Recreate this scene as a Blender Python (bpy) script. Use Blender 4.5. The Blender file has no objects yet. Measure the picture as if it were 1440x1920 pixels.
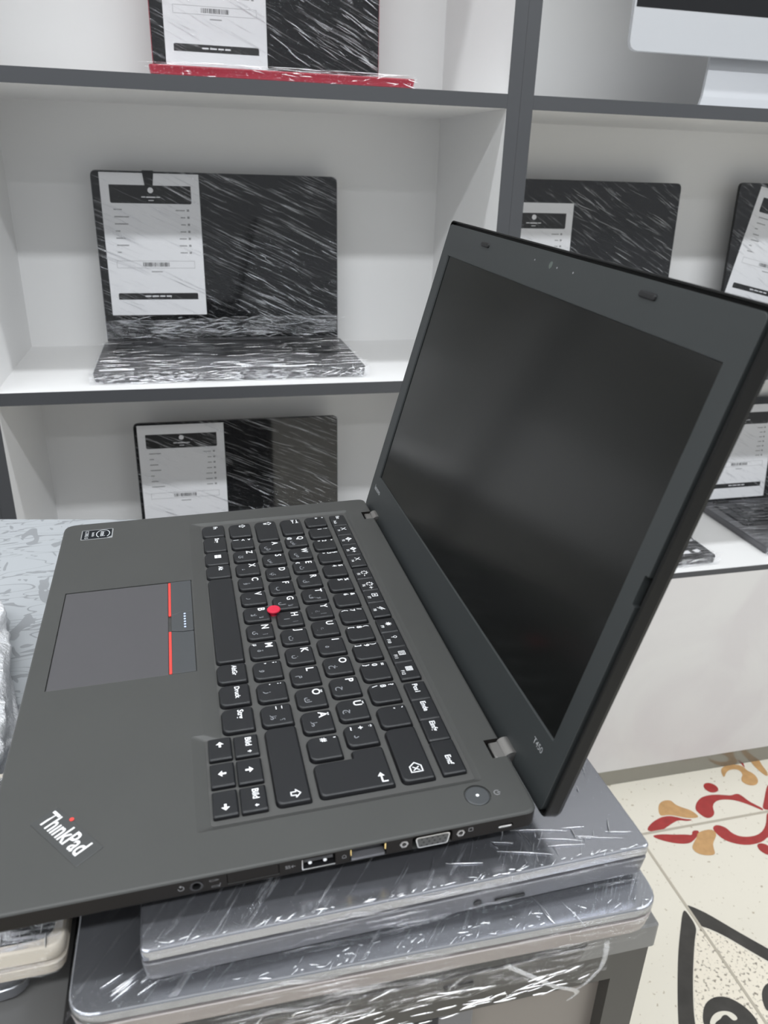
import bpy, bmesh, math, random
from mathutils import Vector, Matrix
random.seed(7)
SC = bpy.context.scene
COL = SC.collection
MM = 0.001
ZO = 50.0          # lower edge of the marble panels is 50 mm above the floor
def P(x, y, z): return Vector((x * MM, y * MM, (z + ZO) * MM))

# ------------------------------------------------------------------ camera
cd = bpy.data.cameras.new('camera'); cam = bpy.data.objects.new('camera', cd); COL.objects.link(cam)
cd.sensor_fit = 'VERTICAL'; cd.sensor_height = 36; cd.sensor_width = 27; cd.lens = 1456.53 / 1920 * 36
cd.clip_start = 0.02; cd.clip_end = 50
rt, fw, up = Vector((0.97160688, -0.23468632, 0.03004005)), Vector((0.2264219, 0.88544067, -0.4058669)), Vector((0.06865273, 0.40114479, 0.91343837))
m = Matrix((rt, up, -fw)).transposed().to_4x4(); m.translation = P(0, 0, 1170.97)
cam.matrix_world = m
cd.dof.use_dof = True; cd.dof.focus_distance = 0.56; cd.dof.aperture_fstop = 17
SC.camera = cam
# ------------------------------------------------------------------ light
wd = bpy.data.worlds.new('World'); SC.world = wd; wd.use_nodes = True
wd.node_tree.nodes['Background'].inputs[0].default_value = (0.90, 0.95, 1.0, 1)
wd.node_tree.nodes['Background'].inputs[1].default_value = 0.46
SC.view_settings.view_transform = 'Standard'; SC.view_settings.look = 'None'
SC.view_settings.gamma = 1.0; SC.view_settings.use_curve_mapping = False
SC.view_settings.exposure = 0.13
def area(name, x, y, z, sx, sy, power, col=(.93, .965, 1)):
    l = bpy.data.lights.new(name, 'AREA'); l.shape = 'RECTANGLE'; l.size = sx; l.size_y = sy; l.energy = power; l.color = col
    o = bpy.data.objects.new(name, l); COL.objects.link(o); o.location = P(x, y, z); return o
area('ceiling_light_row', 200, -1000, 2850, 5.5, 0.14, 90)
area('ceiling_light_row', 300, 590, 2850, 5.5, 0.10, 47)
area('ceiling_light_row', 200, -3000, 2850, 5.5, 0.14, 30)

# ------------------------------------------------------------------ materials
def mat(name, col, rough=.5, metal=0., spec=.5, bump=0., bscale=800., var=0., vscale=30., coat=0.):
    m = bpy.data.materials.new(name); m.use_nodes = True; nt = m.node_tree; b = nt.nodes['Principled BSDF']
    b.inputs['Base Color'].default_value = (*col, 1); b.inputs['Roughness'].default_value = rough
    b.inputs['Metallic'].default_value = metal; b.inputs['Specular IOR Level'].default_value = spec
    b.inputs['Coat Weight'].default_value = coat; b.inputs['Coat Roughness'].default_value = .08
    tc = nt.nodes.new('ShaderNodeTexCoord')
    if var:
        n = nt.nodes.new('ShaderNodeTexNoise'); n.inputs['Scale'].default_value = vscale; n.inputs['Detail'].default_value = 4
        nt.links.new(tc.outputs['Object'], n.inputs['Vector'])
        mx = nt.nodes.new('ShaderNodeMix'); mx.data_type = 'RGBA'
        mx.inputs[6].default_value = (*[c * (1 - var) for c in col], 1); mx.inputs[7].default_value = (*[min(1, c * (1 + var)) for c in col], 1)
        nt.links.new(n.outputs['Fac'], mx.inputs[0]); nt.links.new(mx.outputs[2], b.inputs['Base Color'])
    if bump:
        n = nt.nodes.new('ShaderNodeTexNoise'); n.inputs['Scale'].default_value = bscale; n.inputs['Detail'].default_value = 3
        nt.links.new(tc.outputs['Object'], n.inputs['Vector'])
        bp = nt.nodes.new('ShaderNodeBump'); bp.inputs['Strength'].default_value = bump; bp.inputs['Distance'].default_value = .0005
        nt.links.new(n.outputs['Fac'], bp.inputs['Height']); nt.links.new(bp.outputs[0], b.inputs['Normal'])
    return m
def wrap_mat(name, rot=(0, 0, 0), sc=(60, 900, 900), amount=.5, base=.05, haze=.35, lo=.5, hi=.66, bump=1., rough=.055, bend=.012, bdist=.004):
    """cling film: clear where smooth, whitish and sparkling along its stretched wrinkles"""
    m = bpy.data.materials.new(name); m.use_nodes = True; nt = m.node_tree; N = nt.nodes; L = nt.links
    for n in list(N): N.remove(n)
    out = N.new('ShaderNodeOutputMaterial'); tc = N.new('ShaderNodeTexCoord')
    rm = N.new('ShaderNodeMapping'); rm.inputs['Rotation'].default_value = rot; L.new(tc.outputs['Object'], rm.inputs[0])
    # slow bend so the wrinkles are not all parallel
    nb = N.new('ShaderNodeTexNoise'); nb.inputs['Scale'].default_value = 9; nb.inputs['Detail'].default_value = 2; L.new(rm.outputs[0], nb.inputs['Vector'])
    sb = N.new('ShaderNodeVectorMath'); sb.operation = 'SCALE'; sb.inputs[3].default_value = bend; L.new(nb.outputs['Color'], sb.inputs[0])
    ad = N.new('ShaderNodeVectorMath'); ad.operation = 'ADD'; L.new(rm.outputs[0], ad.inputs[0]); L.new(sb.outputs[0], ad.inputs[1])
    mp = N.new('ShaderNodeMapping'); mp.inputs['Scale'].default_value = sc; L.new(ad.outputs[0], mp.inputs[0])
    n1 = N.new('ShaderNodeTexNoise'); n1.inputs['Scale'].default_value = 1; n1.inputs['Detail'].default_value = 5; n1.inputs['Roughness'].default_value = .65; L.new(mp.outputs[0], n1.inputs['Vector'])
    # patches where the film is bunched
    n2 = N.new('ShaderNodeTexNoise'); n2.inputs['Scale'].default_value = 14; n2.inputs['Detail'].default_value = 3; L.new(rm.outputs[0], n2.inputs['Vector'])
    pr = N.new('ShaderNodeMapRange'); pr.inputs[1].default_value = .35; pr.inputs[2].default_value = .65; L.new(n2.outputs['Fac'], pr.inputs[0])
    sr = N.new('ShaderNodeMapRange'); sr.inputs[1].default_value = lo; sr.inputs[2].default_value = hi; L.new(n1.outputs['Fac'], sr.inputs[0])
    mu = N.new('ShaderNodeMath'); mu.operation = 'MULTIPLY'; L.new(sr.outputs[0], mu.inputs[0]); L.new(pr.outputs[0], mu.inputs[1])
    ma = N.new('ShaderNodeMath'); ma.operation = 'MULTIPLY_ADD'; ma.inputs[1].default_value = amount; ma.inputs[2].default_value = base; ma.use_clamp = True; L.new(mu.outputs[0], ma.inputs[0])
    bp = N.new('ShaderNodeBump'); bp.inputs['Strength'].default_value = bump; bp.inputs['Distance'].default_value = bdist; L.new(n1.outputs['Fac'], bp.inputs['Height'])
    gl = N.new('ShaderNodeBsdfGlossy'); gl.inputs['Roughness'].default_value = rough; gl.inputs['Color'].default_value = (.95, .96, 1, 1); L.new(bp.outputs[0], gl.inputs['Normal'])
    df = N.new('ShaderNodeBsdfDiffuse'); df.inputs['Color'].default_value = (.85, .86, .88, 1); L.new(bp.outputs[0], df.inputs['Normal'])
    m1 = N.new('ShaderNodeMixShader'); m1.inputs[0].default_value = haze; L.new(gl.outputs[0], m1.inputs[1]); L.new(df.outputs[0], m1.inputs[2])
    tr = N.new('ShaderNodeBsdfTransparent'); m2 = N.new('ShaderNodeMixShader')
    L.new(ma.outputs[0], m2.inputs[0]); L.new(tr.outputs[0], m2.inputs[1]); L.new(m1.outputs[0], m2.inputs[2]); L.new(m2.outputs[0], out.inputs[0])
    return m
M = {}
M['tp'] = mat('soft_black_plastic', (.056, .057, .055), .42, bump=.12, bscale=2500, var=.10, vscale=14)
M['tp_side_shaded'] = mat('shaded_side_plastic', (.015, .013, .012), .6, spec=.15)  # laptop plastic with the shade on its near side put into the colour
M['lidp'] = mat('bezel_plastic', (.032, .036, .037), .42, bump=.1, bscale=2500)
M['lidc'] = mat('lid_cover_plastic', (.009, .009, .009), .5, spec=.2)
M['tray'] = mat('keyboard_tray_plastic', (.068, .068, .066), .5)
M['key'] = mat('key_plastic', (.011, .012, .014), .36, bump=.12, bscale=3000)
M['keys'] = mat('key_side_shaded', (.008, .008, .009), .3, spec=.3)  # same key plastic, darkened to paint the shade between keys
M['keyw'] = mat('key_print_white', (.85, .86, .88), .5)
M['keyg'] = mat('key_sticker_grey', (.24, .25, .27), .5)
M['pad'] = mat('touchpad_plastic', (.075, .073, .078), .42, bump=.1, bscale=4000)
M['btn'] = mat('button_plastic', (.058, .062, .066), .42)
M['red'] = mat('red_plastic', (.75, .06, .05), .45)
M['rubred'] = mat('red_rubber', (.62, .015, .05), .6, bump=.5, bscale=2500)
M['dotw'] = mat('pale_blue_print', (.6, .7, 1.), .5)
M['screen'] = mat('matte_screen', (.002, .0025, .002), .17, spec=.5)
M['black'] = mat('black_plastic', (.008, .008, .009), .45)
M['gblack'] = mat('glossy_black', (.006, .006, .007), .06, spec=.6)
M['steel'] = mat('steel', (.55, .54, .52), .3, metal=1)
M['hinge'] = mat('hinge_metal', (.34, .33, .32), .38, metal=.85)
M['gold'] = mat('gold_contact', (.8, .6, .25), .3, metal=1)
M['silver'] = mat('brushed_silver', (.42, .43, .47), .21, metal=.9, bump=.05, bscale=1500)
M['silver2'] = mat('silver_lid', (.37, .38, .41), .23, metal=.85)
M['silverside'] = mat('silver_side', (.30, .27, .26), .4, metal=.4)
M['grey'] = mat('grey_side', (.13, .13, .14), .4, metal=.3)
M['groove'] = mat('dark_groove', (.03, .02, .018), .5)
M['cream'] = mat('cream_side', (.55, .50, .43), .45)
M['white'] = mat('white_laminate', (.82, .815, .81), .45, bump=.05, bscale=600)
M['band'] = mat('dark_grey_edge_band', (.058, .060, .066), .45)
M['paper'] = mat('white_paper', (.80, .80, .82), .6)
M['ink'] = mat('black_ink', (.012, .012, .013), .35)
M['inkg'] = mat('grey_ink', (.28, .28, .29), .6)
M['redlap'] = mat('red_lid_plastic', (.28, .012, .03), .3)
M['alu'] = mat('aluminium', (.50, .51, .53), .45, metal=.3)
M['desk'] = mat('grey_desk_laminate', (.15, .148, .145), .3)
M['deskside'] = mat('dark_desk_side', (.042, .039, .036), .45)
M['deskpanel'] = mat('grey_beige_panel', (.17, .15, .135), .35)
M['inl_red'] = mat('red_inlay', (.32, .03, .028), .3, var=.35, vscale=60)
M['inl_ora'] = mat('ochre_inlay', (.48, .28, .12), .35, var=.3, vscale=60)
M['inl_blk'] = mat('black_inlay', (.045, .042, .038), .3, var=.5, vscale=40)
M['grout'] = mat('grout', (.42, .38, .31), .6)
M['wrapA'] = wrap_mat('film_diagonal', (0, math.radians(-24), 0), (6, 180, 420), .8, .02, .10, .55, .65)
M['wrapB'] = wrap_mat('film_level', (0, 0, math.radians(4)), (8, 200, 420), .85, .05, .15, .48, .60)
M['wrapF'] = wrap_mat('film_bunched', (0, 0, 0), (70, 450, 450), .9, .08, .12, .46, .58)
M['wrapC'] = wrap_mat('film_clear', (0, 0, math.radians(-52)), (14, 330, 420), .6, .012, .12, .58, .68)
M['wrapS'] = wrap_mat('film_side', (0, 0, 0), (30, 200, 400), .5, .02, .10, .52, .64)
M['wrapL'] = wrap_mat('film_loose', (0, math.radians(12), 0), (30, 240, 240), .6, .015, .06, .52, .64)
M['wrapW'] = wrap_mat('film_white', (0, 0, .4), (120, 300, 300), .2, .88, .75, .4, .62)

M['plinth'] = mat('satin_grey_plinth', (.30, .29, .26), .16, metal=.6)
def fold_mat():
    m = bpy.data.materials.new('film_fold'); m.use_nodes = True; N = m.node_tree.nodes; L = m.node_tree.links
    for n in list(N): N.remove(n)
    o = N.new('ShaderNodeOutputMaterial'); g = N.new('ShaderNodeBsdfGlossy'); g.inputs['Roughness'].default_value = .16; g.inputs['Color'].default_value = (.97, .98, 1, 1)
    t = N.new('ShaderNodeBsdfTransparent'); x = N.new('ShaderNodeMixShader'); x.inputs[0].default_value = .8
    L.new(t.outputs[0], x.inputs[1]); L.new(g.outputs[0], x.inputs[2]); L.new(x.outputs[0], o.inputs[0]); return m
M['fold'] = fold_mat()
# ------------------------------------------------------------------ geometry helpers (all in millimetres)
def area2(p): return sum(p[i][0] * p[(i + 1) % len(p)][1] - p[(i + 1) % len(p)][0] * p[i][1] for i in range(len(p)))
def offs(pts, d):
    n = len(pts); o = []
    for i in range(n):
        a, b, c = Vector(pts[i - 1]), Vector(pts[i]), Vector(pts[(i + 1) % n])
        e1 = (b - a).normalized(); e2 = (c - b).normalized()
        n1 = Vector((e1.y, -e1.x)); n2 = Vector((e2.y, -e2.x)); mt = (n1 + n2) / max(.2, 1 + n1.dot(n2))
        o.append(tuple(b + mt * d))
    return o
def rnd(pts, rs, seg=4):
    n = len(pts); out = []
    if not hasattr(rs, '__len__'): rs = [rs] * n
    for i in range(n):
        a, b, c = Vector(pts[i - 1]), Vector(pts[i]), Vector(pts[(i + 1) % n]); r = rs[i]
        e1 = (a - b).normalized(); e2 = (c - b).normalized()
        if r <= 0: out += [tuple(b)] * (seg + 1); continue
        ang = e1.angle(e2); t = min(r / math.tan(ang / 2), (a - b).length * .49, (c - b).length * .49)
        p, q = b + e1 * t, b + e2 * t
        for k in range(seg + 1):
            s = k / seg; out.append(tuple(p * (1 - s) ** 2 + b * 2 * s * (1 - s) + q * s * s))
    return out
def rect(x0, x1, y0, y1): return [(x0, y0), (x1, y0), (x1, y1), (x0, y1)]
def loft(loops, cap=True):
    n = len(loops[0]); v = [p for l in loops for p in l]; f = []
    for k in range(len(loops) - 1):
        for i in range(n):
            j = (i + 1) % n; f.append((k * n + i, k * n + j, (k + 1) * n + j, (k + 1) * n + i))
    if cap: f.append(tuple(range(n))[::-1]); f.append(tuple(range((len(loops) - 1) * n, len(loops) * n)))
    return v, f
def prism(pts, levels, r=0, seg=4):
    """levels: (z, offset) from bottom to top"""
    if area2(pts) < 0: pts = pts[::-1]
    return loft([[(x, y, z) for x, y in rnd(offs(pts, d) if d else pts, r, seg)] for z, d in levels])
def box(x0, x1, y0, y1, z0, z1, b=0):
    if not b: return loft([[(x, y, z) for x, y in rect(x0, x1, y0, y1)] for z in (z0, z1)])
    return prism(rect(x0, x1, y0, y1), [(z0, -b), (z0 + b, 0), (z1 - b, 0), (z1, -b)], b, 2)
def cyl(x, y, r, z0, z1, seg=24, bev=0, axis='z', r1=None):
    r1 = r if r1 is None else r1
    L = [(z0, r), (z1, r1)] if not bev else [(z0, r), (z1 - bev, r1), (z1, r1 - bev)]
    lo = [[(x + q * math.cos(2 * math.pi * k / seg), y + q * math.sin(2 * math.pi * k / seg), z) for k in range(seg)] for z, q in L]
    return loft(lo)
def merge(*vf):
    V, F = [], []
    for v, f in vf: o = len(V); V += list(v); F += [tuple(i + o for i in q) for q in f]
    return V, F
def tf(vf, mtx): return [tuple(mtx @ Vector(p)) for p in vf[0]], vf[1]
def swap(vf, fn): return [fn(*p) for p in vf[0]], vf[1]
def flat_caps(me, lim=9e-5):
    for p in me.polygons:
        if len(p.vertices) > 4 or p.area > lim: p.use_smooth = False
def obj(name, vf, m, parent=None, world=False, smooth=35, loc=None, fix=True):
    me = bpy.data.meshes.new(name)
    me.from_pydata([((x) * MM, y * MM, (z + (ZO if world else 0)) * MM) for x, y, z in vf[0]], [], vf[1])
    if fix:
        bm = bmesh.new(); bm.from_mesh(me); bmesh.ops.remove_doubles(bm, verts=bm.verts, dist=1e-7); bmesh.ops.recalc_face_normals(bm, faces=bm.faces); bm.to_mesh(me); bm.free()
    me.materials.append(m)
    if smooth: me.shade_smooth(); me.set_sharp_from_angle(angle=math.radians(smooth)); flat_caps(me)
    o = bpy.data.objects.new(name, me); COL.objects.link(o)
    if parent: o.parent = parent
    if loc: o.location = loc
    return o
def cut(o, cutters, names=None):
    """boolean difference, applied"""
    cs = []
    for vf in cutters:
        c = obj('cutter', vf, M['black'], smooth=0); c.parent = o.parent; cs.append(c)
        md = o.modifiers.new('b', 'BOOLEAN'); md.operation = 'DIFFERENCE'; md.object = c; md.solver = 'EXACT'
    bpy.context.view_layer.update()
    me = bpy.data.meshes.new_from_object(o.evaluated_get(bpy.context.evaluated_depsgraph_get()))
    o.modifiers.clear(); old = o.data; o.data = me
    for c in cs: bpy.data.objects.remove(c)
    me.shade_smooth(); me.set_sharp_from_angle(angle=math.radians(30)); flat_caps(me)
    if len(me.materials) > 1:
        while len(me.materials) > 1: me.materials.pop()
        me.polygons.foreach_set('material_index', [0] * len(me.polygons))
def text(name, body, size, m, parent, mtx, align='LEFT', sx=1.0, sp=1.0, bold=0.0, ax='LEFT'):
    c = bpy.data.curves.new(name, 'FONT'); c.body = body; c.size = size * MM; c.align_x = ax; c.space_character = sp; c.resolution_u = 3
    if bold: c.offset = bold * MM
    t = bpy.data.objects.new(name, c); me = bpy.data.meshes.new_from_object(t)
    bpy.data.objects.remove(t); bpy.data.curves.remove(c)
    mt = mtx.copy(); mt.translation *= MM
    me.transform(mt @ Matrix.Diagonal((sx, 1, 1, 1))); me.materials.clear(); me.materials.append(m)
    o = bpy.data.objects.new(name, me); COL.objects.link(o); o.parent = parent
    return o
def empty(name, mtx, label, cat, group=None):
    o = bpy.data.objects.new(name, None); COL.objects.link(o); o.empty_display_size = .02; o.matrix_world = mtx
    o['label'] = label; o['category'] = cat
    if group: o['group'] = group
    return o
def tag(o, label, cat, group=None):
    o['label'] = label; o['category'] = cat
    if group: o['group'] = group
    return o
def struct(o): o['kind'] = 'structure'; return o
def T(x, y, z=0, rz=0): return Matrix.Translation((x, y, z)) @ Matrix.Rotation(rz, 4, 'Z')
def W(x, y, z, rz=0): return Matrix.Translation(P(x, y, z)) @ Matrix.Rotation(rz, 4, 'Z')
def noisy_sheet(pt, nu, nv, thick=0.0):
    v = [pt(i / nu, j / nv) for j in range(nv + 1) for i in range(nu + 1)]
    f = [(j * (nu + 1) + i, j * (nu + 1) + i + 1, (j + 1) * (nu + 1) + i + 1, (j + 1) * (nu + 1) + i) for j in range(nv) for i in range(nu)]
    return v, f
from mathutils import noise as NZ
def nz(x, y, z, s): return NZ.noise(Vector((x * s, y * s, z * s)))
# ================================================================== floor
def floor_mat():
    m = mat('cream_terrazzo', (.74, .70, .61), .28); nt = m.node_tree; N = nt.nodes; L = nt.links; b = N['Principled BSDF']
    tc = N.new('ShaderNodeTexCoord'); n = N.new('ShaderNodeTexNoise'); n.inputs['Scale'].default_value = 110; n.inputs['Detail'].default_value = 3; L.new(tc.outputs['Object'], n.inputs['Vector'])
    r = N.new('ShaderNodeMapRange'); r.inputs[1].default_value = .66; r.inputs[2].default_value = .70; L.new(n.outputs['Fac'], r.inputs[0])
    mx = N.new('ShaderNodeMix'); mx.data_type = 'RGBA'; mx.inputs[6].default_value = (.68, .64, .55, 1); mx.inputs[7].default_value = (.42, .36, .28, 1)
    L.new(r.outputs[0], mx.inputs[0]); L.new(mx.outputs[2], b.inputs['Base Color']); return m
M['floor'] = floor_mat()
M['inl_crm'] = M['floor']
M['inl_spk'] = mat('speckled_cream_inlay', (.66, .60, .50), .3, var=.0); 
nt = M['inl_spk'].node_tree; tcn = nt.nodes.new('ShaderNodeTexCoord'); nn = nt.nodes.new('ShaderNodeTexNoise'); nn.inputs['Scale'].default_value = 170; nn.inputs['Detail'].default_value = 4
nt.links.new(tcn.outputs['Object'], nn.inputs['Vector']); rr_ = nt.nodes.new('ShaderNodeMapRange'); rr_.inputs[1].default_value = .55; rr_.inputs[2].default_value = .66; nt.links.new(nn.outputs['Fac'], rr_.inputs[0])
mm_ = nt.nodes.new('ShaderNodeMix'); mm_.data_type = 'RGBA'; mm_.inputs[6].default_value = (.74, .68, .57, 1); mm_.inputs[7].default_value = (.25, .22, .18, 1); nt.links.new(rr_.outputs[0], mm_.inputs[0]); nt.links.new(mm_.outputs[2], nt.nodes['Principled BSDF'].inputs['Base Color'])
fl = struct(obj('floor', box(-3500, 3500, -3500, 2000, -150, -50), M['floor'], world=True, smooth=0))
INLAYS=[('red',[(1029,1109),(1040,1112),(1051,1107),(1056,1095),(1051,1085),(1039,1081),(1027,1085),(1023,1098)]),
('red',[(968,1048),(981,1064),(1002,1076),(1025,1078),(1047,1074),(1069,1066),(1080,1069),(1088,1068),(1093,1059),(1096,1043),(1113,1020),(1109,1014),(1105,1018),(1090,1035),(1073,1050),(1055,1058),(1035,1061),(1019,1056),(1008,1045),(1003,1030),(993,1022),(981,1019),(973,1024),(968,1039)]),
('red',[(1173,1081),(1158,1068),(1128,1037),(1110,1019),(1120,1013),(1140,1010),(1184,1070)]),
('red',[(1111,1007),(1121,1007),(1136,1006),(1089,950),(1071,951),(1052,941),(1021,939),(997,946),(978,960),(972,976),(971,992),(980,1000),(991,999),(1002,989),(1003,975),(1015,962),(1040,957),(1065,962),(1090,980)]),
('red',[(1033,936),(1042,940),(1051,937),(1056,931),(1058,914),(1046,908),(1037,911),(1030,924)]),
('red',[(835,1016),(844,1026),(862,1036),(884,1043),(902,1043),(914,1038),(930,1028),(948,1023),(932,1021),(918,1028),(906,1026),(882,1017),(866,1010),(849,1010)]),
('red',[(839,1003),(861,1002),(886,995),(910,991),(920,986),(925,995),(934,997),(942,993),(928,981),(906,969),(889,970),(869,977),(852,987),(841,996)]),
('ora',[(892,1068),(904,1080),(918,1084),(932,1081),(933,1068),(944,1057),(958,1047),(965,1026),(950,1026),(932,1031),(915,1041),(900,1046),(882,1045)]),
('ora',[(935,991),(970,994),(973,978),(949,960),(942,946),(937,932),(915,935),(901,945),(900,958),(911,968),(928,981)]),
('ora',[(1098,1144),(1115,1151),(1140,1150),(1154,1141),(1153,1127),(1163,1115),(1160,1095),(1145,1082),(1127,1084),(1118,1098),(1126,1110),(1136,1116),(1138,1134),(1118,1138),(1102,1131),(1087,1116),(1090,1130)]),
('ora',[(1186,1190),(1239,1192),(1213,1167),(1199,1140),(1197,1112),(1186,1098),(1180,1119),(1179,1144),(1187,1172)]),
('red',[(1041,1187),(1076,1191),(1109,1190),(1144,1192),(1156,1191),(1166,1176),(1164,1156),(1155,1135),(1154,1139),(1155,1162),(1147,1183),(1123,1181),(1103,1172),(1098,1184),(1070,1181)]),
('spk',[(806,795),(816,793),(842,768),(861,741),(883,711),(906,677),(833,588),(685,621),(700,646),(721,681),(750,726),(772,757),(791,781)]),
('blk',[(803,839),(805,823),(804,797),(789,781),(765,749),(738,711),(710,667),(699,646),(687,619),(659,625),(673,652),(694,687),(723,732),(750,771),(774,802)]),
('blk',[(812,842),(817,841),(839,820),(868,778),(902,734),(926,701),(910,682),(886,714),(863,744),(844,771),(821,794),(812,797),(812,819)]),
('blk',[(723,661),(735,672),(752,678),(769,677),(782,670),(793,657),(798,645),(800,632),(798,624),(789,604),(712,621),(711,644)]),
('crm',[(720,640),(731,650),(743,655),(757,655),(768,650),(772,641),(769,637),(762,637),(760,642),(757,649),(749,648),(744,644),(734,642),(729,638)]),
('blk',[(834,664),(846,675),(860,681),(879,676),(842,630),(827,637),(825,645)])]

for k, (c, pts) in enumerate(INLAYS):
    if area2(pts) < 0: pts = pts[::-1]
    rp = []
    n = len(pts)                                   # closed quadratic spline through the edge midpoints
    for i in range(n):
        a, b, d = Vector(pts[i - 1]), Vector(pts[i]), Vector(pts[(i + 1) % n]); p = (a + b) / 2; q = (b + d) / 2
        for s in (0, .33, .66): rp.append(tuple(p * (1 - s) ** 2 + b * 2 * s * (1 - s) + q * s * s))
    z = -50 + {'spk': .2, 'red': .3, 'ora': .45, 'blk': .4, 'crm': .6}[c] + .01 * (k % 5)
    obj('floor_inlay', ([(x, y, z) for x, y in rp], [tuple(range(len(rp)))]), M['inl_' + c], fl, world=True, smooth=0, fix=False)
obj('tile_joint', merge(*[box(x - 2.5, x + 2.5, -3000, 1400, -49.3, -49.2) for x in (-390, 210, 811, 1411)], *[box(-3000, 3000, y - 2.5, y + 2.5, -49.3, -49.2) for y in (-190, 410, 1010)]), M['grout'], fl, world=True, smooth=0)
struct(obj('wall_back', box(-3500, 3500, 1500, 1600, -50, 2950), M['white'], world=True, smooth=0))
struct(obj('ceiling', box(-3500, 3500, -3500, 1600, 2950, 3000), mat('ceiling_paint', (.7, .7, .7), .8), world=True, smooth=0))

# ================================================================== shelving
def marble():
    m = mat('pale_marble_panel', (.78, .75, .74), .3); nt = m.node_tree; N = nt.nodes; L = nt.links
    tc = N.new('ShaderNodeTexCoord'); n = N.new('ShaderNodeTexNoise'); n.inputs['Scale'].default_value = 2.6; n.inputs['Detail'].default_value = 6; n.inputs['Distortion'].default_value = 1.8; L.new(tc.outputs['Object'], n.inputs['Vector'])
    r = N.new('ShaderNodeValToRGB'); r.color_ramp.elements[0].position = .42; r.color_ramp.elements[0].color = (.66, .645, .635, 1); r.color_ramp.elements[1].position = .62; r.color_ramp.elements[1].color = (.615, .59, .59, 1)
    L.new(n.outputs['Fac'], r.inputs[0]); L.new(r.outputs[0], N['Principled BSDF'].inputs['Base Color']); return m
M['marble'] = marble()
YF, YB = 1139.7, 1447.0
def shelving(x0, x1, label):
    t = empty('shelving_unit', W(x0, YF, -50), label, 'shelving unit', 'shelving units along the wall')
    w = x1 - x0
    def b(name, X0, X1, Y0, Y1, Z0, Z1, m, par=t): return obj(name, box(X0, X1, Y0, Y1, Z0 + 50, Z1 + 50), m, par, smooth=0)
    for a in (0, w - 19.4):
        s = b('side_panel', a, a + 19.4, 1.2, YB - YF + 8, 0, 2090, M['white']); b('edge_band', a + .15, a + 19.25, 0, 1.2, 0, 2090, M['band'], s)
    b('back_panel', 19.4, w - 19.4, YB - YF, YB - YF + 8, 0, 2090, M['white'])
    for z in (476, 868.7, 1268, 1780, 2080):
        th = 18 if z > 500 else 11
        s = b('shelf_board', 19.4, w - 19.4, 1.2, YB - YF, z - th, z, M['white']); b('edge_band', 19.4, w - 19.4, 0, 1.2, z - th, z, M['band'], s)
    b('marble_panel', 19.4, w - 19.4, 0, 16, 0, 464.5, M['marble'])
    b('plinth', 19.4, w - 19.4, 10, 22, -50, 0, M['plinth'])
    for a in (60, w - 90):
        for q in (60, 260): obj('foot', cyl(a + 15, q, 16, 0, 50), M['black'], t)
    return t
shelving(-287.4, 467.7, 'white shelving unit holding the red laptop, left of the double grey post')
shelving(467.7, 1560, 'white shelving unit with marble lower front, right of the double grey post')
shelving(-1060, -287.4, 'white shelving unit at the far left, only its dark grey edge showing')

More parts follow.
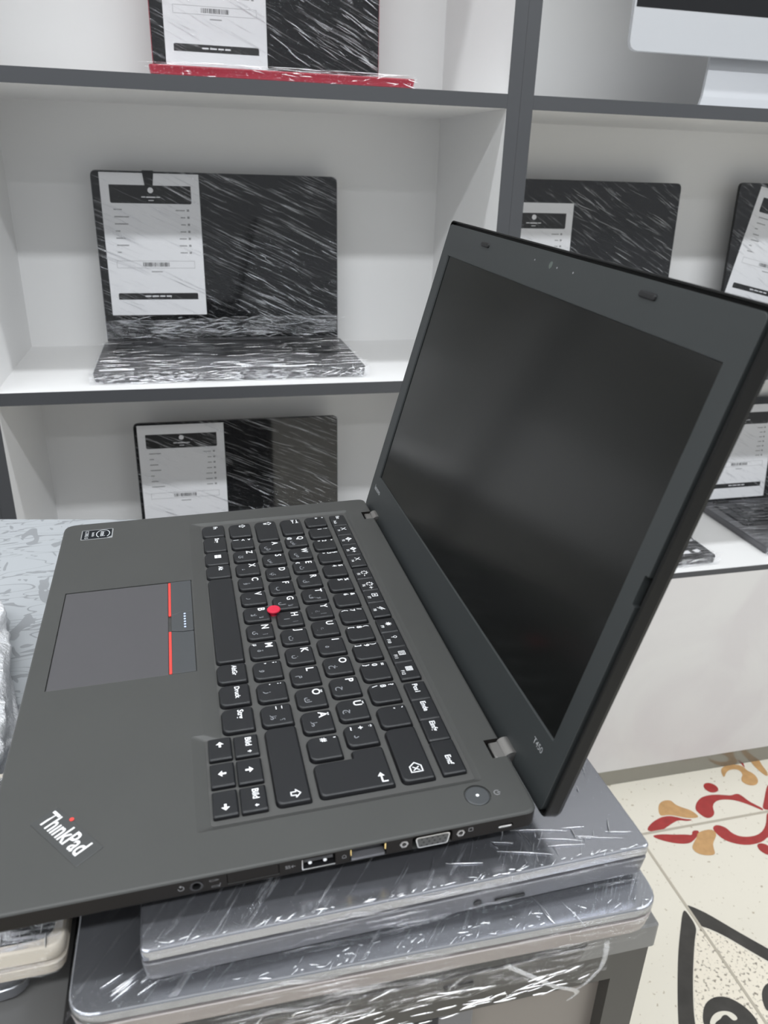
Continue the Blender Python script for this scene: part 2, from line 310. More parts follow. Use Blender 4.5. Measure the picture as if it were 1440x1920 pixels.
# ================================================================== desk
tD = empty('desk', W(204, 224.6, -50), 'dark grey desk carrying the stacked laptops', 'desk')
obj('desk_top', prism([(-1100, 0), (0, 0), (0, 480), (-1100, 676)], [(869.5, -1), (870.5, 0), (885, 0), (886, -1)], 1.5, 2), M['desk'], tD)
obj('side_panel', box(-20, -1.8, 2, 460, 0, 869.5), M['deskside'], tD, smooth=0)
obj('side_panel', box(-1098, -1080, 2, 460, 0, 869.5), M['deskside'], tD, smooth=0)
obj('front_rail', box(-1080, -20, 1.5, 18, 850, 869.5), M['deskside'], tD, smooth=0)
obj('front_panel', box(-92, -20, 10, 16, 60, 850), M['deskpanel'], tD, smooth=0)
obj('front_post', box(-110, -92, 4, 30, 0, 850, 1), M['grey'], tD)
obj('front_panel', box(-700, -110, 22, 30, 60, 850), M['deskside'], tD, smooth=0)
def wallpaper():
    m = mat('patterned_wallpaper', (.62, .65, .68), .4); nt = m.node_tree; N = nt.nodes; L = nt.links
    tc = N.new('ShaderNodeTexCoord')
    def noise_th(scale, vec, lo, hi, det=1.5, dist=.6, mp=None):
        mpn = N.new('ShaderNodeMapping'); mpn.inputs['Scale'].default_value = vec; L.new(tc.outputs['Object'], mpn.inputs[0])
        n = N.new('ShaderNodeTexNoise'); n.inputs['Scale'].default_value = scale; n.inputs['Detail'].default_value = det; n.inputs['Distortion'].default_value = dist; L.new(mpn.outputs[0], n.inputs['Vector'])
        r = N.new('ShaderNodeMapRange'); r.inputs[1].default_value = lo; r.inputs[2].default_value = hi; L.new(n.outputs['Fac'], r.inputs[0]); return r, n
    r1, _ = noise_th(44, (1, .55, 1), .60, .61, 1.5, 1.2)
    r2, _ = noise_th(80, (.5, 1.1, 1), .64, .65)
    # thin drawn contour lines
    _, n3 = noise_th(24, (.35, 1.5, 1), 0, 1, 2, .8)
    fr = N.new('ShaderNodeMath'); fr.operation = 'MULTIPLY'; fr.inputs[1].default_value = 9; L.new(n3.outputs['Fac'], fr.inputs[0])
    f2 = N.new('ShaderNodeMath'); f2.operation = 'FRACT'; L.new(fr.outputs[0], f2.inputs[0])
    f3 = N.new('ShaderNodeMath'); f3.operation = 'LESS_THAN'; f3.inputs[1].default_value = .10; L.new(f2.outputs[0], f3.inputs[0])
    a = N.new('ShaderNodeMath'); a.operation = 'MAXIMUM'; L.new(r1.outputs[0], a.inputs[0]); L.new(r2.outputs[0], a.inputs[1])
    a2 = N.new('ShaderNodeMath'); a2.operation = 'MAXIMUM'; L.new(a.outputs[0], a2.inputs[0]); L.new(f3.outputs[0], a2.inputs[1])
    mx = N.new('ShaderNodeMix'); mx.data_type = 'RGBA'; mx.inputs[6].default_value = (.40, .42, .44, 1); mx.inputs[7].default_value = (.265, .277, .29, 1)
    L.new(a2.outputs[0], mx.inputs[0]); L.new(mx.outputs[2], N['Principled BSDF'].inputs['Base Color']); return m
M['wallpaper'] = wallpaper()
tag(obj('wallpaper_sheet', prism([(-620, 300), (-80, 300), (-80, 572), (196, 572), (196, 705.5), (-93, 757), (-620, 851)], [(836.2, 0), (837.2, 0)], 0), M['wallpaper'], None, world=True, smooth=0), 'pale grey patterned wallpaper sheet covering the rear of the desk', 'wallpaper sheet')
# ================================================================== film-wrapped laptops
def shell(pts, z0, z1, r, amp=.6, nu=48, top=True, seg=5, dome=.0):
    """cling film pulled over a flat box: side wall then a top with soft random folds"""
    ol = rnd(pts, r, seg); out = []
    # resample the outline evenly
    per = [Vector(p) for p in ol] + [Vector(ol[0])]; L = [0]
    for a, b in zip(per, per[1:]): L.append(L[-1] + (b - a).length)
    N_ = nu * 4; res = []; k = 0
    for i in range(N_):
        t = L[-1] * i / N_
        while L[k + 1] < t: k += 1
        s = (t - L[k]) / max(1e-9, L[k + 1] - L[k]); res.append(per[k].lerp(per[k + 1], s))
    c = sum(res, Vector((0, 0))) / N_; loops = []
    for q in range(5):
        z = z0 + (z1 - z0) * q / 4
        loops.append([(p.x + (p - c).normalized().x * (amp * (.8 + nz(p.x, p.y, z, .06) * 1.4)), p.y + (p - c).normalized().y * (amp * (.8 + nz(p.x, p.y, z + 9, .06) * 1.4)), z) for p in res])
    if top:
        for f in (.97, .8, .55, .3, .05): loops.append([(c.x + (p.x - c.x) * f, c.y + (p.y - c.y) * f, z1 + .35 + amp * abs(nz(p.x * f, p.y * f, 3, .03)) * .8) for p in res])
    return loft(loops, cap=False)
FR = random.Random(11)
def folds(parent, items, mtx=None, zoff=0.0):
    """fine raised creases of the film: items (x, y, angle, length, radius) on a surface"""
    V_, F_ = [], []
    for x, y, a, ln, r in items:
        k0 = len(V_); n = 6; bend = FR.uniform(-.12, .12); ca, sa = math.cos(a), math.sin(a)
        for i in range(n + 1):
            s = i / n; u = (s - .5) * ln; w_ = bend * ln * (s - .5) ** 2; rr = r * max(.12, math.sin(math.pi * s)) ** .6
            for k in range(5):
                th_ = math.pi * k / 4; q = w_ + rr * math.cos(th_); V_.append((x + u * ca - q * sa, y + u * sa + q * ca, zoff + rr * math.sin(th_)))
        for i in range(n):
            for k in range(4): b_ = k0 + i * 5 + k; F_.append((b_, b_ + 1, b_ + 6, b_ + 5))
    o = obj('film_crease', tf((V_, F_), mtx) if mtx else (V_, F_), M['fold'], parent, fix=False, smooth=80); o['kind'] = 'stuff'; return o
def scatter(n, x0, x1, y0, y1, a, da, l0, l1, r0, r1, px=1.0, py=1.0):
    return [(x0 + (x1 - x0) * FR.random() ** px, y0 + (y1 - y0) * FR.random() ** py, a + FR.uniform(-da, da), FR.uniform(l0, l1), FR.uniform(r0, r1)) for _ in range(n)]
def closed_laptop(name, label, mtx, w, d, th, mlid, mside, plate=None, creases=None, lidth=6, r=7, wrap=None, wtop='wrapC', wside='wrapS', group='closed laptops stacked on the desk', port=None, amp=.5, groove=2.2):
    t = empty(name, mtx, label, 'laptop', group); pts = rect(0, w, 0, d); zl = th - lidth
    b = obj('base', prism(pts, [(0.8, -7), (3.5, -1), (zl - groove, 0), (zl - groove + .3, -.4)], r), mside, t)
    obj('hinge_gap', prism(pts, [(zl - groove - .2, -2.5), (zl + .2, -2.5)], r), M['groove'], t, smooth=0)
    l = obj('lid', prism(pts, [(zl, -.4), (zl + .4, 0), (th - .7, 0), (th - .2, -.25), (th, -.8)], r, 6), mlid, t, smooth=60)
    if plate: obj('top_panel', prism(rect(4, w - 4, 4, d - 4), [(th - .2, 0), (th + .15, 0)], r), plate, l, smooth=0)
    for x in (25, w - 25):
        for y in (25, d - 25): obj('foot', cyl(x, y, 6, 0, 1.2, 16), M['black'], t)
    if port:
        for kind, x in port:
            if kind == 'jack': obj('audio_jack', swap(merge(cyl(x, zl * .5, 1.9, -.3, .3, 16)), lambda a, bb, c: (a, -c, bb)), M['black'], t); 
            else: obj('card_slot', swap(prism(rect(x - 7, x + 7, zl * .45 - .9, zl * .45 + .9), [(-.3, 0), (.25, 0)], .8, 3), lambda a, bb, c: (a, -c, bb)), M['black'], t)
    if wrap:
        obj('plastic_wrap', shell(pts, .2, th - .6, r, amp, top=False), M[wside], t, fix=False, smooth=60)
        obj('plastic_wrap', (lambda s: s)(noisy_sheet(lambda u, v: (1 + u * (w - 2), 1 + v * (d - 2), th + .25 + .5 * abs(nz(u * w, v * d, 1, .035))), 60, 60)), M[wtop], t, fix=False, smooth=60)
    if creases: folds(t, creases, zoff=th + .5)
    return t
closed_laptop('closed_laptop', 'closed silver laptop in clear film directly beneath the open black laptop', W(-34.5, 213.6, 877.5, math.radians(1.5)), 218.6, 306, 20.5, M['silver'], M['grey'], creases=scatter(26, 150, 214, 4, 62, 1.5, .5, 2, 9, .12, .4) + scatter(16, 5, 215, 1, 16, .95, .15, 4, 14, .08, .22) + scatter(60, 3, 216, .6, 2.4, .2, .6, 1, 5, .15, .4) + scatter(10, 130, 214, 8, 20, -.25, .1, 10, 26, .12, .25), lidth=5.5, r=3, wrap=1, port=(('jack', 137), ('slot', 152)))
closed_laptop('closed_laptop', 'wider closed silver laptop with rounded corners, second under the open black laptop', W(-63, 207.6, 858.0, math.radians(-.6)), 248.5, 350, 19.3, M['silver2'], M['silverside'], creases=scatter(14, 14, 34, 6, 16, .6, .1, 4, 11, .15, .4) + scatter(60, 60, 244, 1, 8, .3, .8, 1, 5, .12, .35) + scatter(3, 190, 212, 2, 12, 1.9, .1, 9, 14, .2, .4), lidth=5.0, r=12, wrap=1, wtop='wrapC', wside='wrapS')
closed_laptop('closed_laptop', 'closed black laptop at the bottom of the stack, overhanging the front of the desk', W(-68, 211, 836.2), 227, 345, 21.3, M['black'], M['deskside'], lidth=6.5, r=8, wrap=1, wtop='wrapA', wside='wrapS', port=(('slot', 163),))
closed_laptop('closed_laptop', 'cream-edged closed laptop wrapped in film, front left under the open laptop', W(-330, 236, 860.2, math.radians(.5)), 263, 108, 20, M['cream'], M['cream'], creases=scatter(60, 200, 258, 2, 26, 1.7, .5, 2, 9, .15, .5), lidth=8, r=7, plate=M['gblack'], wrap=1, wtop='wrapF', wside='wrapS', groove=2.6, amp=1.0)
closed_laptop('closed_laptop', 'small grey rounded laptop below the cream-edged one at the left edge', W(-330, 246, 836.2, math.radians(.5)), 244, 98, 22, M['silver2'], M['silver2'], lidth=11, r=11, wrap=None, groove=.8)
# white film bundle at the left edge of the wallpaper
def bund(u, v):
    a = u * 2 * math.pi; R_ = 1 + .06 * math.sin(3 * a) + .05 * nz(math.cos(a) * 3, math.sin(a) * 3, v * 4, 1)
    prof = [(1, 0), (1.02, .35), (.97, .75), (.86, .95), (.5, 1.02), (0.01, 1.0)]; k = v * 5; i = min(4, int(k)); s = k - i
    rr = prof[i][0] * (1 - s) + prof[i + 1][0] * s; zz = prof[i][1] * (1 - s) + prof[i + 1][1] * s
    sx = abs(math.cos(a)) ** .45 * (1 if math.cos(a) > 0 else -1); sy = abs(math.sin(a)) ** .45 * (1 if math.sin(a) > 0 else -1)
    n = nz(sx * 9 * rr, sy * 9 * rr, v * 6, 1)
    return (-272 - .28 * sy * 122 * rr + sx * 136 * rr * R_ + 5 * n, 481 + sy * 122 * rr * R_ + 5 * n, 837.4 + zz * 30 + (3 * n + 2 * abs(nz(sx * 30 * rr, sy * 30 * rr, v * 9, 1))) * min(1, v * 8))
tw = tag(obj('wrapped_bundle', noisy_sheet(bund, 160, 50), M['wrapW'], None, world=True, smooth=80), 'white film-wrapped bundle on the wallpaper at the left edge of the photo', 'wrapped bundle')

# loose film hanging in front of the desk
lo = [(-62, 866), (-20, 858), (10, 853), (31, 848), (53.5, 845), (76, 848), (100, 846), (120, 842), (141, 838.9), (154, 836.0), (159, 842), (161, 850), (162, 862)]
def film(u, v):
    k = u * (len(lo) - 1); i = min(len(lo) - 2, int(k)); s = k - i; x = lo[i][0] * (1 - s) + lo[i + 1][0] * s; z0 = lo[i][1] * (1 - s) + lo[i + 1][1] * s
    z = 860 * (1 - v) + z0 * v if z0 < 860 else z0 - v
    return (x + 2 * nz(x, z, 5, .12), 205.2 - 1.2 * math.sin(v * 3.1) * 2 + 2.2 * nz(x, z * 2, 0, .10) - 1.0 * v, z + 1.4 * nz(x, z, 2, .15) * v)
lf_ = tag(obj('loose_film', noisy_sheet(film, 150, 24), M['wrapL'], None, world=True, smooth=80), 'loose clear film sagging from the laptop stack in front of the desk', 'plastic film')
folds(lf_, scatter(55, 20, 150, ZO + 842, ZO + 858, .1, .25, 3, 14, .12, .4) + scatter(60, -60, 60, ZO + 846, ZO + 866, .5, .5, 3, 14, .12, .4), Matrix(((1, 0, 0, 0), (0, 0, -1, 199.5), (0, 1, 0, 0), (0, 0, 0, 1))), 0)
def strand(pts, r, nm, label):
    """twisted rope of film"""
    V_, F_ = [], []; n = 10
    fine = []
    for i in range(len(pts) - 1):
        for k in range(10):
            s = k / 10; p0 = Vector(pts[max(0, i - 1)]); p1 = Vector(pts[i]); p2 = Vector(pts[i + 1]); p3 = Vector(pts[min(len(pts) - 1, i + 2)])
            fine.append(.5 * ((2 * p1) + (-p0 + p2) * s + (2 * p0 - 5 * p1 + 4 * p2 - p3) * s * s + (-p0 + 3 * p1 - 3 * p2 + p3) * s ** 3))
    fine.append(Vector(pts[-1]))
    for i, p in enumerate(fine):
        for k in range(n):
            a = 2 * math.pi * k / n + i * .25; rr = r * (1 + .45 * math.cos(2 * a) + .3 * nz(i * .4, k, 0, 1)); V_.append((p.x + rr * math.cos(a), p.y + .5 * rr * math.sin(a), p.z + rr * .5 * math.sin(a + 1)))
    for i in range(len(fine) - 1):
        for k in range(n): F_.append((i * n + k, i * n + (k + 1) % n, (i + 1) * n + (k + 1) % n, (i + 1) * n + k))
    return tag(obj(nm, (V_, F_), M['wrapW2'], None, world=True, smooth=80), label, 'plastic film', 'twisted film ends on the stack')
M['wrapW2'] = wrap_mat('film_twisted', (0, 0, 0), (300, 300, 60), .4, .32, .35, .4, .6); 
strand([(112, 203, 862), (122, 201, 856), (134, 199, 848), (143, 199, 843), (147, 200, 838), (144, 201, 833)], .8, 'film_twist', 'diagonal film twist crossing below the stack')
strand([(160, 204, 862), (159, 202, 856), (157, 201, 850), (151, 200, 844), (147, 200, 841)], .9, 'film_twist', 'pale film twist hanging at the right end of the stack')

# ================================================================== display laptops on the shelves
def tag_sheet(mtx, w, h, label, clip=False, seed=0):
    t = obj('spec_sheet', prism(rect(0, w, 0, h), [(0, 0), (.25, 0)], .5, 1), M['paper'], None, smooth=0); t.matrix_world = mtx; tag(t, label, 'spec sheet', 'printed spec sheets wrapped onto the laptops')
    R_ = random.Random(seed); z = .27
    def fl(name, parts, m): return obj(name, merge(*[box(a, b, c, d, z, z + .06) for a, b, c, d in parts]), m, t, smooth=0)
    fx, fy = w / 148, h / 210
    hb = obj('header_band', prism(rect(13 * fx, 135 * fx, 167 * fy, 193 * fy), [(z, 0), (z + .06, 0)], [3, 3, 0, 0], 3), M['ink'], t, smooth=0)
    obj('emblem', merge(prism([(74 * fx + 4.4 * math.cos(k * .3927), 186 * fy + 4.4 * math.sin(k * .3927)) for k in range(16)], [(z + .06, 0), (z + .1, 0)]), box(60 * fx, 66 * fx, 175.6 * fy, 177 * fy, z + .06, z + .1), box(67 * fx, 81 * fx, 175.3 * fy, 177 * fy, z + .06, z + .1), box(82 * fx, 88 * fx, 175.6 * fy, 177 * fy, z + .06, z + .1), box(70 * fx, 78 * fx, 171 * fy, 172 * fy, z + .06, z + .1)), M['paper'], hb, smooth=0)
    for i in range(7):
        y = (157 - i * 10.4) * fy; lw = [12, 22, 20, 7, 14, 18, 6][(i + seed) % 7] * fx; rw = [14, 7, 7, 9, 11, 12, 11][i] * fx
        fl('print_line', [(17 * fx, 17 * fx + lw, y, y + 1.7 * fy)], M['inkg']); fl('print_line', [(124 * fx - rw, 124 * fx, y, y + 1.5 * fy), (127 * fx, 130.5 * fx, y - .6 * fy, y + 2.6 * fy)], M['inkg'])
    X = [14 * fx, 134 * fx, 72 * fy, 83 * fy]; q = .45
    fl('barcode_frame', [(X[0], X[1], X[2], X[2] + q), (X[0], X[1], X[3] - q, X[3]), (X[0], X[0] + q, X[2], X[3]), (X[1] - q, X[1], X[2], X[3])], M['inkg'])
    bars = []; x = 54.0
    while x < 94: ww = R_.choice((.5, .9, 1.5)); bars.append((x * fx, (x + ww) * fx, 74.4 * fy, 80.6 * fy)); x += ww + R_.choice((.5, .8, 1.2))
    fl('barcode', bars, M['ink']); fl('print_line', [(66 * fx, 83 * fx, 66 * fy, 67.4 * fy)], M['inkg'])
    fb = obj('footer_band', prism(rect(12 * fx, 136 * fx, 24 * fy, 34 * fy), [(z, 0), (z + .06, 0)], [0, 0, 2.5, 2.5], 3), M['ink'], t, smooth=0)
    obj('footer_print', merge(*[box(a * fx, b * fx, 28.2 * fy, 30.2 * fy, z + .06, z + .1) for a, b in ((53, 62), (64, 74), (76, 84), (86, 94))]), M['paper'], fb, smooth=0)
    return t
def display_laptop(label, x, y, z, w, d, h, lean, mcase, rz=0., th=16, wrap=True, stickers=(), clip=None, glossy=True, wt='wrapA', bw=6, lw=None, bands=1):
    """open laptop facing the room: front left corner of the base at x, y; lean = lid angle past vertical"""
    t = empty('display_laptop', W(x, y, z, rz), label, 'laptop', 'film-wrapped laptops on the shelves'); lw = lw or w
    obj('base', prism(rect(0, w, 0, d), [(0, -5), (2, -1.5), (th - 1.5, 0), (th, -.8)], 9, 5), mcase, t, smooth=50)
    kb = obj('keyboard', box(22, w - 22, d * .45, d * .93, th - .2, th + .7, .3), M['black'], t)
    obj('key', merge(*[box(24 + i * (w - 48) / 14 + .8, 24 + (i + 1) * (w - 48) / 14 - .8, d * .46 + k * d * .09 + .8, d * .46 + (k + 1) * d * .09 - .8, th + .6, th + 1.8) for i in range(14) for k in range(5)]), M['key'], kb, smooth=0)['kind'] = 'stuff'
    obj('touchpad', box(w * .36, w * .64, d * .08, d * .38, th - .2, th + .2), M['grey'], t, smooth=0)
    LMt = Matrix.Translation((w / 2 - lw / 2, d - 4, th + 1)) @ Matrix.Rotation(math.radians(90 - lean), 4, 'X')   # local: x right, y up the lid, z towards the viewer
    lid = obj('lid', tf(prism(rect(0, lw, 0, h), [(-6, -2), (-5, 0), (-1, 0), (0, -.6)], [2, 2, 10, 10], 5), LMt), mcase if mcase is not M['redlap'] else M['redlap'], t, smooth=50)
    sc = obj('screen', tf(prism(rect(1.2, lw - 1.2, 4, h - 1.2), [(-.1, 0), (.35, 0)], [1, 1, 9, 9], 5), LMt), M['gblack'], lid, smooth=0)
    obj('display_panel', tf(box(bw + 8, lw - bw - 8, 22, h - 14, .34, .42), LMt), M['screen'] if not glossy else M['gblack2'], sc, smooth=0)
    obj('hinge', swap(merge(cyl(d - 3, th, 4, 30, 70, 12), cyl(d - 3, th, 4, w - 70, w - 30, 12)), lambda a, b, c: (c, a, b)), M['black'], t)
    for sx, sy, sw, sd, r_ in stickers: obj('sticker', tf(box(0, sw, 0, sd, th, th + .3), T(sx, sy, 0, r_)), M['paper'], t, smooth=0)
    if clip: obj('clip', tf(prism([(clip - 6, h - 24), (clip + 6, h - 24), (clip + 9, h + 1), (clip - 9, h + 1)], [(1.2, 0), (2.2, 0)], 1, 2), LMt), M['black'], lid)
    if wrap:
        obj('plastic_wrap', tf(noisy_sheet(lambda u, v: (-1 + u * (lw + 2), 2 + v * (h - 1), 2.4 + 1.6 * abs(nz(u * lw, v * h, 1, .02))), 70, 50), LMt), M[wt], t, fix=False, smooth=80)
        if bands:    # bunched band of film low on the lid
            obj('plastic_wrap', tf(noisy_sheet(lambda u, v: (-2 + u * (lw + 4), 4 + v * 30 + 8 * u + 3 * nz(u * 5, 0, 0, 1), 3.4 + 3.5 * math.sin(v * math.pi) * (.6 + nz(u * 30, v * 3, 0, 1))), 160, 12), LMt), M['wrapF2'], t, fix=False, smooth=80)
        def bt(u, v):
            X_ = -2 + u * (w + 4); Y_ = -3 + v * (d + 1)
            return (X_, Y_, th + 2.2 + 2.2 * abs(nz(X_, Y_ * 3, 0, .02)))
        obj('plastic_wrap', noisy_sheet(bt, 80, 40), M['wrapB'], t, fix=False, smooth=80)
        def fr_(u, v):
            a = v * math.pi * 1.05; R_ = 4.5 + 3 * nz(u * w, v * 8, 0, .07) + (th / 2 - 3) * abs(math.cos(a)) * .3
            return (-5 + u * (w + 10), -1 - math.sin(a) * (4.5 + 2.5 * nz(u * w, v * 6, 4, .08)), th / 2 + 1 + math.cos(a) * (th / 2 + 1.4 + 1.2 * nz(u * w, 0, 8, .06)))
        obj('plastic_wrap', noisy_sheet(fr_, 160, 14), M['wrapC'] if mcase is M['redlap'] else M['wrapF'], t, fix=False, smooth=80)
        f = w / 390
        folds(t, scatter(int(34 * bw / 6), lw * .5, lw * .97, 34, h * .55, -.5, .1, 10, 40, .3, .95, .6, 1.2) + scatter(26, lw * .45, lw * .98, h * .4, h * .93, -.40, .10, 12, 50, .12, .42) + scatter(9, 20, lw * .4, 60, h * .9, -.5, .2, 5, 14, .08, .25), LMt, 4.2)
        if bands: folds(t, scatter(80, lw * .05, lw * .99, 6, 40, .12, .18, 5, 36, .25, .8), LMt, 6.0)
        folds(t, scatter(150, 6, w - 8, 2, d * .9, .04, .12, 8, 46, .12, .42, 1, 1.7), None, th + 4.2)
        folds(t, scatter(20 if mcase is M['redlap'] else 150, -2, w + 2, 0, th, .02, .35, 3, 22, .2, .6), Matrix(((1, 0, 0, 0), (0, 0, -1, -5.5), (0, 1, 0, 1), (0, 0, 0, 1))), 0)
    return t, t.matrix_world @ Matrix.Translation(((w / 2 - lw / 2) * MM, (d - 4) * MM, (th + 1) * MM)) @ Matrix.Rotation(math.radians(90 - lean), 4, 'X')
M['darkcase'] = mat('dark_grey_case', (.05, .05, .053), .35)
M['wrapD'] = wrap_mat('film_sparse', (0, math.radians(-30), 0), (16, 200, 300), .6, .02, .2, .56, .68)
M['gblack2'] = mat('display_glass', (.005, .005, .006), .05, spec=.6)
M['wrapF2'] = wrap_mat('film_band', (0, math.radians(-6), 0), (14, 320, 400), .8, .07, .15, .48, .60)
def on(lm, x, y, rot=0): return lm @ Matrix.Translation((x * MM, y * MM, 1.0 * MM)) @ Matrix.Rotation(rot, 4, 'Z')
# middle shelf, left bay
_, lm = display_laptop('open black laptop under film, middle shelf left of the double post', -142, 1174, 868.7, 406, 222, 268, 3.5, M['darkcase'], lw=396, clip=88, stickers=((8, 14, 50, 9, .06), (206, 34, 22, 12, -.5), (262, 12, 52, 9, 0)))
tag_sheet(on(lm, 13, 44), 154, 221, 'spec sheet on the laptop on the middle shelf, all of it in view')
# lower shelf, left bay
_, lm = display_laptop('open black laptop under film on the lower shelf, behind the open laptop keyboard', -111, 1140 + 18, 476, 370, 225, 247, 3, M['black'], stickers=((20, 14, 40, 10, 0),), wt='wrapA')
tag_sheet(on(lm, 6, 30), 152, 213, 'spec sheet on the lower shelf laptop, its lower end hidden by the open laptop', seed=2)
# upper shelf, left bay
_, lm = display_laptop('red-edged open laptop under film on the upper shelf', -28, 1150, 1268, 347, 222, 232, 3, M['redlap'], th=12, lw=345, bands=0, wt='wrapA')
tag_sheet(on(lm, 20, 14), 150, 212, 'spec sheet on the red-edged laptop, upper end out of the photo', seed=4)
# middle shelf, right bay
_, lm = display_laptop('glossy black open laptop just right of the double post', 514, 1172, 868.7, 396, 215, 274, 3, M['black'], lw=396, wt='wrapD', bands=1)
tag_sheet(on(lm, 28, 22), 152, 213, 'spec sheet partly hidden by the grey post, on the glossy laptop', seed=3)
_, lm = display_laptop('open laptop with a slanted spec sheet at the right edge, middle shelf', 1034, 1172, 868.7, 385, 215, 279, 3, M['black'], lw=385, wt='wrapD', bands=1)
tag_sheet(on(lm, 3, 66, math.radians(-12)), 150, 212, 'slanted spec sheet at the right edge of the photo', seed=1)
# lower shelf, right bay
_, lm = display_laptop('dark wrapped laptop on the lower right shelf, only a front corner showing', 592, 1163, 476, 384, 225, 250, 4, M['black'], stickers=((352, 22, 14, 10, .3), (300, 20, 40, 12, 0), (366, 70, 10, 12, 0)))
_, lm = display_laptop('silver-edged open laptop on the lower shelf at the right edge', 1101, 1176, 476, 370, 228, 240, 8, M['grey'], stickers=(), wt='wrapD', bands=0)
tag_sheet(on(lm, 10, 10), 150, 213, 'spec sheet on the silver-edged laptop at the lower right', seed=5)
# all-in-one computer, upper shelf right bay
ta_ = empty('desktop_computer', W(677, 1240, 1268), 'silver all-in-one computer with black screen on the upper right shelf', 'computer')
bd_ = obj('body', swap(prism(rect(0, 528, 76, 500), [(0, -.5), (.6, 0), (8, 0), (20, -30)], 16, 6), lambda a, b, c: (a, c, b)), M['alu'], ta_)
obj('screen', swap(prism(rect(3, 525, 133, 497), [(-.4, 0), (.2, 0)], [0, 0, 13, 13], 4), lambda a, b, c: (a, c, b)), M['gblack'], ta_, smooth=0)
sp = [(160, 0, 0), (368, 0, 0)]
def stand(u, v):
    w_ = 104 - 12 * math.sin(min(1, v * 1.6) * math.pi / 2); y = 8 + 110 * max(0, (v - .35)) ; zz = 2 + v * 130
    return (264 + (u * 2 - 1) * w_, y * .0 + 20 + 25 * v, zz)
st_ = loft([[(264 - a, y, z), (264 + a, y, z), (264 + a, y + 6, z), (264 - a, y + 6, z)] for a, y, z in ((118, 16, 2), (112, 18, 22), (106, 24, 60), (100, 32, 110), (100, 36, 150))])
obj('stand', st_, M['alu'], ta_, smooth=60); obj('stand_foot', box(146, 382, 4, 170, 0, 3.5, 1), M['alu'], ta_)
# ================================================================== the open laptop on top of the stack
RL = Matrix(((0.01551, 0.99969, -0.0194), (-0.99971, 0.01514, -0.0187), (-0.0184, 0.0197, 0.9996)))
TPM = (RL.to_4x4()); TPM.translation = P(-100.53, 565.16, 919.14)
tp = empty('laptop', TPM, 'open unwrapped matte black laptop with red pointing nub, on top of the stack', 'laptop')
bo = rnd(rect(0, 337.5, 0, 228.5), [9, 9, 6, 6], 6)
def bo_off(d): return rnd(offs(rect(0, 337.5, 0, 228.5), d), [9, 9, 6, 6], 6)
base = obj('base', loft([[(x, y, z) for x, y in bo_off(d)] for z, d in [(-13.2, -16), (-9.2, -.8), (-8.2, -.2), (-.9, 0), (-.3, -.35), (0, -1.1)]]), M['tp'], tp)
well_t = [(17.6, 88.9), (255, 88.9), (255, 83.0), (315.5, 83.5), (315.5, 211), (18.6, 211)]
well_b = [(21.2, 97.6), (258.6, 97.6), (258.6, 89.6), (313, 89.6), (313, 208.6), (21.2, 208.6)]
cuts = [loft([[(x, y, -1.3) for x, y in rnd(well_b, 1.6)], [(x, y, 0.1) for x, y in rnd(well_t, 1.6)]])]
cuts += [box(102.2, 202.8, 10.6, 88.4, -1.2, 1)]
cuts += [cyl(323, 205.4, 6.1, -.9, 1, 32)]
cuts += [box(25, 37.4, 220.6, 235, -9, 1), box(290.6, 303, 220.6, 235, -9, 1)]
S = 337.5
def sbox(v0, v1, w0, w1, d, r=.5):     # opening in the near side: v along the edge, w height, d depth
    pr = prism(rect(v0, v1, w0, w1), [(S - d, 0), (S + 2, 0)], r, 2)
    return swap(pr, lambda a, b, c: (c, a, b))
def scyl(v, w, r, a, b, seg=20): return swap(cyl(v, w, r, a, b, seg), lambda x, y, z: (z, x, y))
cuts += [scyl(82.6, -4.6, 2.7, S - 9, S + 2), sbox(94.4, 115.4, -7.4, -1.6, 1.0), sbox(124.4, 138.4, -7.6, -1.5, 9), sbox(144.4, 160, -8.3, -1.3, 11),
         scyl(167.7, -4.6, 2.2, S - 3, S + 2), scyl(192.8, -4.6, 2.2, S - 3, S + 2), sbox(171.2, 189, -8.6, -1.3, 4.5, 1.5), sbox(209.8, 216.8, -6.6, -4.2, 4, .9)]
cut(base, cuts)
base.data.materials.append(M['tp_side_shaded'])  # side faces get the plastic with painted shade
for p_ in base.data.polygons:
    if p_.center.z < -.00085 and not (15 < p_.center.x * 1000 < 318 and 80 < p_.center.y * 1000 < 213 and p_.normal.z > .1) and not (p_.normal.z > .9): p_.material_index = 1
obj('bottom_cover', prism(rect(14, 323, 34, 116), [(-14.6, -2), (-13, 0)], 4), M['tp_side_shaded'], tp)
for u in (22, 316):
    obj('foot', box(u - 12, u + 12, 14, 20, -15.2, -12.9, .5), M['black'], tp); obj('foot', box(u - 12, u + 12, 196, 203, -17, -12.9, .5), M['black'], tp)
tray = obj('keyboard_tray', merge(prism(well_b, [(-1.28, -.3), (-1.0, -.3)], 1.6), ), M['tray'], tp)
# side fittings
j = obj('audio_jack', swap(merge(loft([[(82.6 + r * math.cos(k * math.pi / 12), -4.6 + r * math.sin(k * math.pi / 12), z) for k in range(24)] for z, r in [(S - 7, 2.6), (S + .15, 2.6), (S + .15, 1.8), (S - 7, 1.8)]], cap=False)), lambda x, y, z: (z, x, y)), M['black'], tp, fix=False)
cc = obj('card_slot_cover', sbox(94.8, 115, -7.1, -1.9, .9)[0] and swap(prism(rect(94.8, 115, -7.1, -1.9), [(S - .95, 0), (S - .35, 0)], .5, 2), lambda a, b, c: (c, a, b)), M['tp_side_shaded'], tp)
us = obj('usb_port', swap(merge(box(125.4, 137.4, -4.4, -2.6, S - 8, S - .8), box(124.6, 138.2, -7.45, -7.05, S - 8.5, S - .1)), lambda a, b, c: (c, a, b)), M['steel'], tp, smooth=0)
us.data.materials[0] = M['black']
